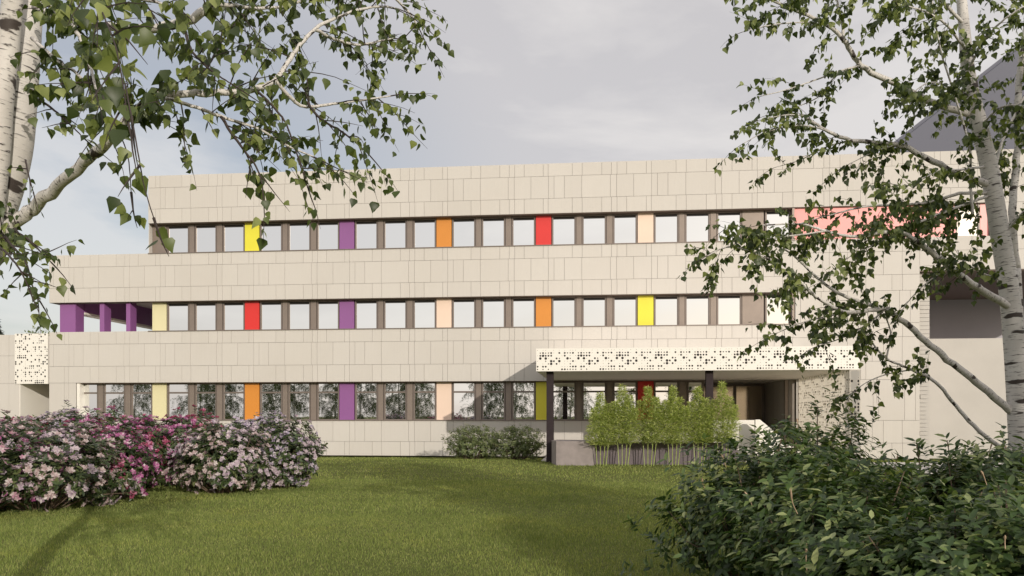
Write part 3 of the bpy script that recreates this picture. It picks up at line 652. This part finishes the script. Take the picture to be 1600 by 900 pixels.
# left birch, 2 to 4 m away
Lm = [
 dict(p=[(-20,395,3.5),(20,352,3.45),(60,318,3.4),(120,263,3.2),(160,230,3.1),(195,190,3.0),(240,148,2.95)], r=(.032,.013), s=.9, e=0.124, L=(.15,.35), size=0.052),
 dict(p=[(240,148,2.95),(285,146,2.95),(330,145,3.0),(395,140,3.1),(430,125,3.2),(458,85,3.3),(492,45,3.4),(540,22,3.5),(590,10,3.6),(625,15,3.7)], r=(.0145,.004), s=.2, e=0.064, L=(.15,.38), size=0.041),
 dict(p=[(240,150,2.95),(290,162,2.9),(345,182,2.95),(400,200,3.0),(450,228,3.1),(490,245,3.1)], r=(.008,.003), s=.15, e=0.047, L=(.12,.34), size=0.041),
 dict(p=[(430,125,3.2),(470,165,3.3),(520,162,3.4),(575,155,3.5),(610,150,3.6)], r=(.008,.003), s=.3, e=0.062, L=(.15,.4), size=0.043),
 dict(p=[(480,160,3.3),(500,185,3.3),(540,210,3.4),(575,240,3.4)], r=(.006,.003), s=.2, e=0.052, L=(.15,.3), size=0.043),
 dict(p=[(55,12,3.4),(120,35,3.2),(205,45,3.1),(250,43,3.05),(300,30,3.0),(330,8,3.0),(350,-25,3.0)], r=(.016,.016), s=.9, e=0.200, L=(.15,.4), size=0.050),
 dict(p=[(335,5,3.0),(370,10,3.1),(410,13,3.2),(450,8,3.3),(500,-8,3.5)], r=(.008,.004), s=.1, e=0.060, L=(.15,.38), size=0.041),
 dict(p=[(350,-25,3.0),(420,-40,3.3),(500,-40,3.5),(570,-25,3.7),(600,-15,3.8),(635,15,3.9),(655,45,3.9)], r=(.016,.003), s=.1, e=0.047, L=(.15,.38), size=0.040),
 dict(p=[(492,45,3.4),(520,60,3.5),(560,70,3.6),(590,65,3.7),(615,60,3.8)], r=(.008,.003), s=.1, e=0.052, L=(.15,.36), size=0.039),
 dict(p=[(400,140,3.1),(430,170,3.0),(450,200,3.0),(470,260,3.0),(480,290,3.0)], r=(.005,.002), s=.1, e=0.073, L=(.1,.25), size=0.039),
 dict(p=[(345,182,2.95),(370,220,2.9),(400,260,2.9),(410,290,2.9)], r=(.006,.002), s=.1, e=0.052, L=(.1,.3), size=0.043),
 dict(p=[(290,50,3.0),(300,80,2.9),(330,110,2.8),(360,130,2.8)], r=(.006,.002), s=.0, e=0.093, L=(.12,.3), size=0.047),
 dict(p=[(290,120,3.2),(320,110,3.3),(330,95,3.4),(350,60,3.5),(380,30,3.6)], r=(.006,.003), s=.1, e=0.062, L=(.15,.35), size=0.043),
 # limbs that come towards the viewer: large leaves
 dict(p=[(130,-60,2.3),(145,-20,2.1),(160,20,1.95),(180,70,1.8),(192,130,1.75),(200,190,1.72)], r=(.0022,.0014), s=.15, e=0.104, L=(.08,.2), size=0.046, g=.05, d=.9),
 dict(p=[(195,130,1.75),(205,180,1.7),(215,235,1.65),(225,290,1.65),(240,340,1.65)], r=(.0018,.001), s=.3, e=0.124, L=(.06,.12), size=0.039, g=.05, d=1),
 dict(p=[(160,150,1.9),(185,205,1.85),(200,245,1.85),(205,300,1.85)], r=(.0018,.001), s=.3, e=0.124, L=(.06,.12), size=0.043, g=.055, d=1),
 dict(p=[(60,-20,3.2),(90,20,2.9),(120,50,2.7),(140,100,2.6),(150,140,2.5)], r=(.012,.003), s=.1, e=0.047, L=(.12,.3), size=0.045),
 dict(p=[(50,60,3.4),(90,95,3.2),(120,115,3.1),(150,150,3.0),(170,200,3.0)], r=(.008,.003), s=.2, e=0.062, L=(.12,.3), size=0.043),
 dict(p=[(48,150,3.4),(75,165,3.3),(105,190,3.2),(130,215,3.2)], r=(.006,.002), s=.2, e=0.073, L=(.1,.25), size=0.043),
 dict(p=[(130,-40,3.0),(180,-10,2.8),(230,0,2.7),(270,10,2.6)], r=(.012,.003), s=.1, e=0.052, L=(.12,.3), size=0.048),
 dict(p=[(30,345,3.45),(25,360,3.3),(45,375,3.2),(65,395,3.2),(80,410,3.2)], r=(.006,.002), s=.2, e=0.062, L=(.08,.2), size=0.039),
 dict(p=[(-30,340,3.2),(0,362,3.1),(20,385,3.0),(40,410,3.0),(50,445,3.0),(62,470,3.0)], r=(.006,.002), s=.3, e=0.062, L=(.08,.22), size=0.039),
 dict(p=[(40,250,3.4),(45,275,3.3),(52,300,3.3)], r=(.004,.002), s=.3, e=0.083, L=(.06,.12), size=0.034),
 dict(p=[(-10,380,3.0),(10,395,2.9),(30,420,2.8),(45,450,2.8)], r=(.005,.002), s=.4, e=0.073, L=(.06,.15), size=0.039),
]
trunksL = [([(-160,1100,3.7),(-130,760,3.65),(-85,520,3.6),(-30,365,3.55),(12,250,3.55),(27,150,3.55),(38,40,3.55),(46,-60,3.6),(50,-200,3.7),(55,-350,3.8)], [.13,.12,.115,.105,.088,.078,.068,.06,.045,.03]),
           ([(-28,365,3.45),(-8,250,3.42),(2,150,3.4),(14,60,3.4),(22,-40,3.35),(30,-200,3.3)], [.07,.055,.048,.042,.038,.02])]
bx_, by_ = XY(-155, 3.7)
Tl, nL = hero('birch_tree', 'close white birch trunk at the left edge with leafy limbs over the lawn', trunksL, Lm, 23, (bx_, by_, gz(bx_, by_)))
print('leaves', nR, nL)

def copy_tree(o, parent=None):
    c = o.copy(); COL.objects.link(c); c.parent = parent
    for ch in list(o.children): copy_tree(ch, c)
    return c

# birches on the far side of the lawn (seen mirrored in the glass)
def bg_birch(seed, H=7.5, nl=26):
    rnd = random.Random(seed); T = empty('birch_tree'); tb = MB()
    tb.tube(smooth([(0,0,-.1),(rnd.uniform(-.1,.1),.05,H*.3),(rnd.uniform(-.2,.2),-.1,H*.6),(rnd.uniform(-.3,.3),.1,H)], 5), lin(.13,.02,16), 8)
    tb.build('trunk', M['bark'], T, True); tw = MB(); fo = Foliage(); br = MB()
    for k in range(nl):
        z = H*(.14+.84*k/nl); a = k*2.4+rnd.uniform(-.4,.4); L = (H-z)*.38+.9
        p = Vector((0,0,z)); d = Vector((math.cos(a), math.sin(a), .7)).normalized(); pts = [p.copy()]
        for i in range(8): d = (d+Vector((0,0,-.13))+rv3(rnd)*.08).normalized(); p = p+d*L/8; pts.append(p.copy())
        br.tube(pts, lin(.03,.008,9), 5, False)
        for i in range(2, 9):
            for _ in range(4):
                q = pts[i]; dd = (d*.5+rv3(rnd)*.9); Lt = rnd.uniform(.5,1.3); n = 6; tp = [q.copy()]; dv = dd.normalized()
                for j in range(n):
                    dv = (dv+Vector((0,0,-.35))).normalized(); q = q+dv*Lt/n; tp.append(q.copy())
                    for _2 in range(4):
                        fo.add(q+rv3(rnd)*.09, (rv3(rnd)*.7+Vector((0,0,-.8))), rv3(rnd), rnd.uniform(.07,.12))
                tw.tube(tp, lin(.006,.002,n+1), 3, False)
    br.build('branches', M['bark'], T); tw.build('twigs', M['twig'], T); fo.build('foliage', M['leaf_b'], T, (KITE_V, KITE_F))
    return T
bgs = [bg_birch(1), bg_birch(2, 8.2, 30), bg_birch(3, 6.8, 24)]
spots = [(-47,-9),(-42,-13),(-37.5,-8),(-33.5,-12),(-30,-8.5),(-26.5,-11),(-23,-8),(-20,-12),(-17.4,-8.5),(-10.6,-9.5),(-8.2,-12.5),(-2.5,-14),(10.6,-1.8),(7.6,3.0),(18.5,-6),(21.5,6)]
for i, (x, y) in enumerate(spots):
    o = bgs[i] if i < 3 else copy_tree(bgs[i % 3]); o.location = (x, y, .2); o.rotation_euler = (0,0,i*1.3); s = [1,.93,1.08,.97][i % 4]; s = 1.2 if x == 10.6 else .80 if x == 7.6 else s; o.scale = (s,s,s)
    if x > 5: tag(o, 'birch standing out of frame to the right, its shade falling on the lawn', 'tree', 'birches beyond the right edge')
    else: tag(o, 'birch standing behind the viewer, mirrored in the ground floor windows', 'tree', 'birches across the lawn from the facade')

# shrubs -----------------------------------------------------------------
def bumpy(d, seed, amp): return 1+amp*mnoise.noise(Vector(d)*1.7+Vector((seed*3.1,0,0)))+amp*.5*mnoise.noise(Vector(d)*4.2+Vector((seed*7.7,1,2)))
def shrub(name, label, cat, x, y, rx, ry, h, n, leafmat, leaf, per=7, seed=1, shape=(LAN_V, LAN_F), flower=None, fshare=.6, group=None, inner=.45, upb=.5, dead=0, rosr=.3, fsize=.055, amp=.3, sprig=0):
    rnd = random.Random(seed); g = gz(x, y); T = empty(name, (x, y, g)); tag(T, label, cat, group)
    fo = Foliage(); fl0 = Foliage(); fl1 = Foliage(); st = MB(); tips = []
    for i in range(n):
        while True:
            d = rv3(rnd)
            if d.z > -.9: break
        R = bumpy(d, seed, amp)*(inner+(1-inner)*rnd.random()**.45)
        k = max(0, -d.z)
        if sprig and rnd.random() < sprig: R *= rnd.uniform(1.06, 1.18)
        p = Vector((d.x*rx*R*(1+.18*k), d.y*ry*R*(1+.18*k), h*.5+d.z*h*.52*R))
        if p.z < .04: p.z = rnd.uniform(.04,.2)
        ax = (Vector((d.x/rx, d.y/ry, d.z/(h*.5)))*.6+Vector((0,0,upb))+rv3(rnd)*.35).normalized(); tips.append((p, ax))
        a = ax.orthogonal().normalized(); b_ = ax.cross(a)
        for j in range(per):
            th = j*2.399+rnd.random(); rad = a*math.cos(th)+b_*math.sin(th); u = rnd.uniform(.1,1.1)
            tp = rad+ax*rnd.uniform(-.1,.9)
            fo.add(p+ax*(j/per-.6)*leaf*1.1, tp, (ax*1.0+rv3(rnd)*.35-rad*.2), leaf*rnd.uniform(.65,1.15))
        if flower and rnd.random() < fshare and R > .62:
            fl = fl1 if mnoise.noise(p*1.6+Vector((seed*2.3,0,0))) > .10 else fl0
            for j in range(rnd.choice((2,3,3,4))):
                c = p+ax*leaf*.55+(a*rnd.uniform(-1,1)+b_*rnd.uniform(-1,1))*.055; fa = (ax+rv3(rnd)*.6).normalized()
                A = fa.orthogonal().normalized(); Bv = fa.cross(A); ph = rnd.random()*6
                for q in range(5):
                    rr = A*math.cos(ph+q*1.2566)+Bv*math.sin(ph+q*1.2566)
                    fl.add(c, rr+fa*.35, fa-rr*.3, fsize*rnd.uniform(.8,1.15))
    for i in range(min(70, n//6)):
        p, ax = rnd.choice(tips); b0 = Vector((p.x*.18, p.y*.18, -.05)); m = b0.lerp(p, .5)+rv3(rnd)*.06+Vector((0,0,.05))
        st.tube(smooth([b0, m, p], 4), lin(.012, .004, 9), 5, False)
    st.build('stems', M['stem'], T); fo.build('foliage', leafmat, T, shape)
    if flower:
        alt = {'white':'lilac','blush':'white','pink':'magenta','magenta':'crimson','crimson':'magenta','lilac':'blush'}[flower]
        for fl, c_ in ((fl0, flower), (fl1, alt)):
            if len(fl.p): fl.build('blossom', M['fl_'+c_], T, ([(0,0,0),(.33,.55,.05),(0,1,.0),(-.33,.55,.05)], KITE_F))
    if dead:
        for i in range(dead):
            dt = MB()
            p, ax = rnd.choice(tips); p = p*1.02; q = p+(rv3(rnd)*.5+Vector((0,0,1))).normalized()*rnd.uniform(.08,.2); m = p.lerp(q,.5)+rv3(rnd)*.015
            dt.tube(smooth([p,m,q],4), [.0035,.0035,.003,.003,.0035,.005,.008,.006,.001], 5); dt.build('dry_twig', M['deadtwig'], T)
    return T
# flowering shrubs: (px, t, r, height, colour, label)
FB = [(62,14.1,1.38,1.50,'blush','blush white flowering shrub nearest the lawn edge at far left'),
      (-48,13.3,1.3,1.5,'pink','pink flowering shrub cut by the left picture edge'),
      (172,15.8,.85,1.38,'magenta','low magenta flowering shrub at the inner corner of the bed'),
      (160,17.6,1.15,1.66,'magenta','magenta flowering shrub behind the blush white one'),
      (110,19.8,1.25,1.72,'white','white flowering shrub at the back of the bed, left'),
      (20,18.3,1.25,1.68,'crimson','crimson flowering shrub at the back left corner of the bed'),
      (-70,17.5,1.25,1.66,'lilac','lilac flowering shrub far left at the back'),
      (232,18.5,1.0,1.55,'magenta','deep magenta shrub in the middle of the flower bed'),
      (293,18.9,.98,1.68,'magenta','tall magenta shrub with the highest blooms in the bed'),
      (345,17.0,.86,1.42,'blush','pale blush shrub jutting onto the lawn'),
      (392,18.7,.85,1.58,'lilac','pale lilac flowering shrub second from the right end'),
      (438,18.3,.82,1.60,'white','white flowering shrub at the right end of the bed')]
for i, (px, tt, r, h, c, lab) in enumerate(FB):
    x, y = XY(px, tt); shrub('flowering_shrub', lab, 'flowering shrub', x, y, r, r*.92, h*.95, 900, M['rholeaf'], .12, 7, 40+i, flower=c, fshare=.66, amp=.5, inner=.4, sprig=.08, group='flowering shrubs in the bed on the left', fsize=.060)
GB = [(1190,7.3,.84,1.36,'broad-leaved dark green shrub at the left end of the foreground hedge'),
      (1280,8.3,.66,1.42,'taller dark green shrub in front of the perforated screen'),
      (1335,6.2,.85,1.10,'dark green shrub at the bottom centre of the foreground hedge'),
      (1500,7.2,.62,1.22,'dark green shrub left of the birch trunk'),
      (1585,7.6,.6,1.22,'dark green shrub at the foot of the birch trunk'),
      (1470,5.2,.78,.95,'low near shrub at the bottom right of the hedge'),
      (1610,5.0,.72,1.02,'near shrub cut by the right picture edge')]
for i, (px, tt, r, h, lab) in enumerate(GB):
    x, y = XY(px, tt); shrub('green_shrub', lab, 'shrub', x, y, r, r*.95, h, 1300, M['shrubleaf'], .095, 7, 70+i, group='dark green shrubs in the right foreground', dead=14, upb=.6, inner=.2, amp=.75, sprig=.12)
for px, tt, r, h, lab in [(741,31.4,1.08,1.36,'round small-leaved shrub against the wall, the left of two'), (808,31.2,1.12,1.32,'round small-leaved shrub against the wall, the one beside the dark post')]:
    x, y = XY(px, tt); shrub('round_shrub', lab, 'shrub', x, y, r, r*.9, h, 900, M['privet'], .10, 7, int(px), group='small shrubs at the foot of the wall', upb=.8, inner=.25, amp=.25)

# bamboo -----------------------------------------------------------------
def bamboo(x, y, H, w, seed, label):
    rnd = random.Random(seed); T = empty('bamboo', (x, y, gz(x, y))); tag(T, label, 'bamboo', 'bamboo clumps in front of the concrete wall'); fo = Foliage(); tw = MB()
    for k, (off, tl, hh) in enumerate([(-.10, -.06, .80), (0, .0, 1.0), (.10, .06, .86), (.17, .12, .74)]):
        bx0 = Vector((off, rnd.uniform(-.10,.10), -.05)); h = H*hh*rnd.uniform(.97,1.03)
        top = Vector((off+tl*h, bx0.y+rnd.uniform(-.12,.12), h)); n = 18
        pts = [bx0.lerp(top, i/n) for i in range(n+1)]; cn = MB(); pp = []; rad = []
        for i in range(n):
            pp += [pts[i], pts[i].lerp(pts[i+1], .06), pts[i].lerp(pts[i+1], .94)]; r0 = .014*(1-.6*i/n); rad += [r0*1.35, r0, r0]
        pp.append(pts[-1]); rad.append(.003); cn.tube(pp, rad, 6, False); cn.build('cane', M['cane'], T)
        z0 = .30*H; nn = int(1500*hh*hh)
        for i in range(nn):
            f = rnd.random()**1.15; z = z0+(h-z0)*f; c0 = bx0.lerp(top, z/h)
            R = w*(.15+1.05*(1-f)**.9)*min(1, .62+f*2.5)*(.75+.35*abs(math.sin(z*9+k*2)))
            th = rnd.uniform(0, 6.28); q = c0+Vector((math.cos(th), math.sin(th), 0))*R*rnd.random()**.6
            if i % 7 == 0: tw.tube([c0-Vector((0,0,.10)), c0.lerp(q, .5)-Vector((0,0,.01)), q], [.0022,.0018,.001], 3, False)
            d = Vector((math.cos(th), math.sin(th), .45))+rv3(rnd)*.55
            fo.add(q, d, Vector((0,0,1))+rv3(rnd)*.5, rnd.uniform(.08,.16))
    tw.build('twigs', M['cane'], T); fo.build('foliage', M['bamleaf'], T, lance(.085, .28))
for i, (px, H) in enumerate([(938,2.34),(972,2.55),(1012,2.60),(1050,2.52),(1090,2.56),(1127,2.62)]):
    x, y = XY(px, 26.4)
    lab = ['leftmost and shortest bamboo clump, beside the pale concrete block', 'second bamboo clump from the left, in front of the wall', 'third bamboo clump from the left, in front of the red panel', 'fourth bamboo clump from the left, right of the red panel', 'fifth bamboo clump from the left, beside the right dark post', 'rightmost bamboo clump, next to the white stair parapet'][i]
    bamboo(x, y-.1, H, .29, 300+i, lab)

# conifer at the far left and roof-level treetops behind
def conifer(x, y, H, r, label, seed):
    rnd = random.Random(seed); T = empty('conifer', (x, y, 0)); tag(T, label, 'tree'); tb = MB(); tb.tube([(0,0,-.1),(0,0,H*.5),(0,0,H*.97)], [.2,.12,.02], 8); tb.build('trunk', M['stem'], T); fo = Foliage()
    for i in range(5200):
        f = rnd.random()**.8; z = H*(.08+.9*f); a = rnd.uniform(0,6.28); R = r*(1-f)*rnd.uniform(.35,1.05)*(1+.18*math.sin(a*7+f*30))+.05
        fo.add((R*math.cos(a), R*math.sin(a), z), (math.cos(a), math.sin(a), rnd.uniform(-.7,.1)), (rnd.gauss(0,.4), rnd.gauss(0,.4), 1), rnd.uniform(.18,.4))
    fo.build('foliage', M['conifer'], T, lance(.16,.1))
conifer(*XY(-18, 46), 8.0, 2.6, 'dark conifer at the far left edge beyond the side wing', 5)
def crown(px, t_, H, r, label, seed):
    x, y = XY(px, t_); rnd = random.Random(seed); T = empty('broadleaf_tree', (x, y, 0)); tag(T, label, 'tree'); tb = MB(); tb.tube([(0,0,-.1),(.1,0,H*.4),(0,.1,H*.8)], [.18,.12,.03], 8); tb.build('trunk', M['stem'], T); fo = Foliage()
    for i in range(6000):
        d = rv3(rnd); R = bumpy(d, seed, .5)*(.3+.7*rnd.random()**.4); fo.add((d.x*r*R, d.y*r*R, H*.66+d.z*H*.33*R), rv3(rnd), rv3(rnd), rnd.uniform(.12,.22))
    fo.build('foliage', M['privet'], T, (KITE_V, KITE_F))
crown(70, 56, 7.9, 2.2, 'treetop showing behind the side wing roof', 8)
crown(140, 62, 7.6, 2.4, 'treetop seen under the purple beam between the columns', 9)

# ------------------------------------------------------------------ grass
rng = np.random.default_rng(4)
def blades(n, y0, y1, hgt, wid):
    y = np.sqrt(rng.uniform(y0**2, y1**2, n)); lo = y*(-.78)-1.0; hi = y*.50+1.0; x = rng.uniform(lo, hi)
    keep = ~((x > PATHR[0]-.05) & (x < PATHR[1]) & (y > PATHR[2]-.05) & (y < PATHR[3]+.15)); x, y = x[keep], y[keep]; n = len(x)
    s = np.clip((y-28.8)/5, 0, 1); s = s*s*(3-2*s)
    z = np.array([gz(float(a), float(b_)) for a, b_ in zip(x, y)])-.006
    th = rng.uniform(0, 2*np.pi, n); patch = .75+.5*(np.sin(x*1.3+np.sin(y*.9))*np.sin(y*1.1+1.7*np.sin(x*.6))*.5+.5)
    h = hgt*rng.uniform(.55,1.2,n)*patch; w = wid*rng.uniform(.7,1.2,n)
    base = np.stack([x,y,z],1); r_ = np.stack([np.cos(th),np.sin(th),np.zeros(n)],1)
    lean = rng.normal(0,.30,(n,2))*h[:,None]; tip = base+np.stack([lean[:,0],lean[:,1],h],1); mid = base+np.stack([lean[:,0]*.35,lean[:,1]*.35,h*.55],1)
    V = np.stack([base-r_*w[:,None]/2, base+r_*w[:,None]/2, mid+r_*w[:,None]*.38, tip, mid-r_*w[:,None]*.38],1).reshape(-1,3)
    i = np.arange(n)[:,None]*5; F = np.stack([i+[0,1,2], i+[0,2,4], i+[4,2,3]],1).reshape(-1,3)
    return V, F
parts = [blades(230000, 6.5, 13, .042, .006), blades(170000, 13, 20, .045, .009), blades(110000, 20, 34.8, .05, .016)]
off = 0; Vs = []; Fs = []
for V, F in parts: Vs.append(V); Fs.append(F+off); off += len(V)
tag(bake('grass', np.concatenate(Vs), np.concatenate(Fs), M['blade']), 'short mown green lawn grass in front of the building', 'grass', kind='stuff')
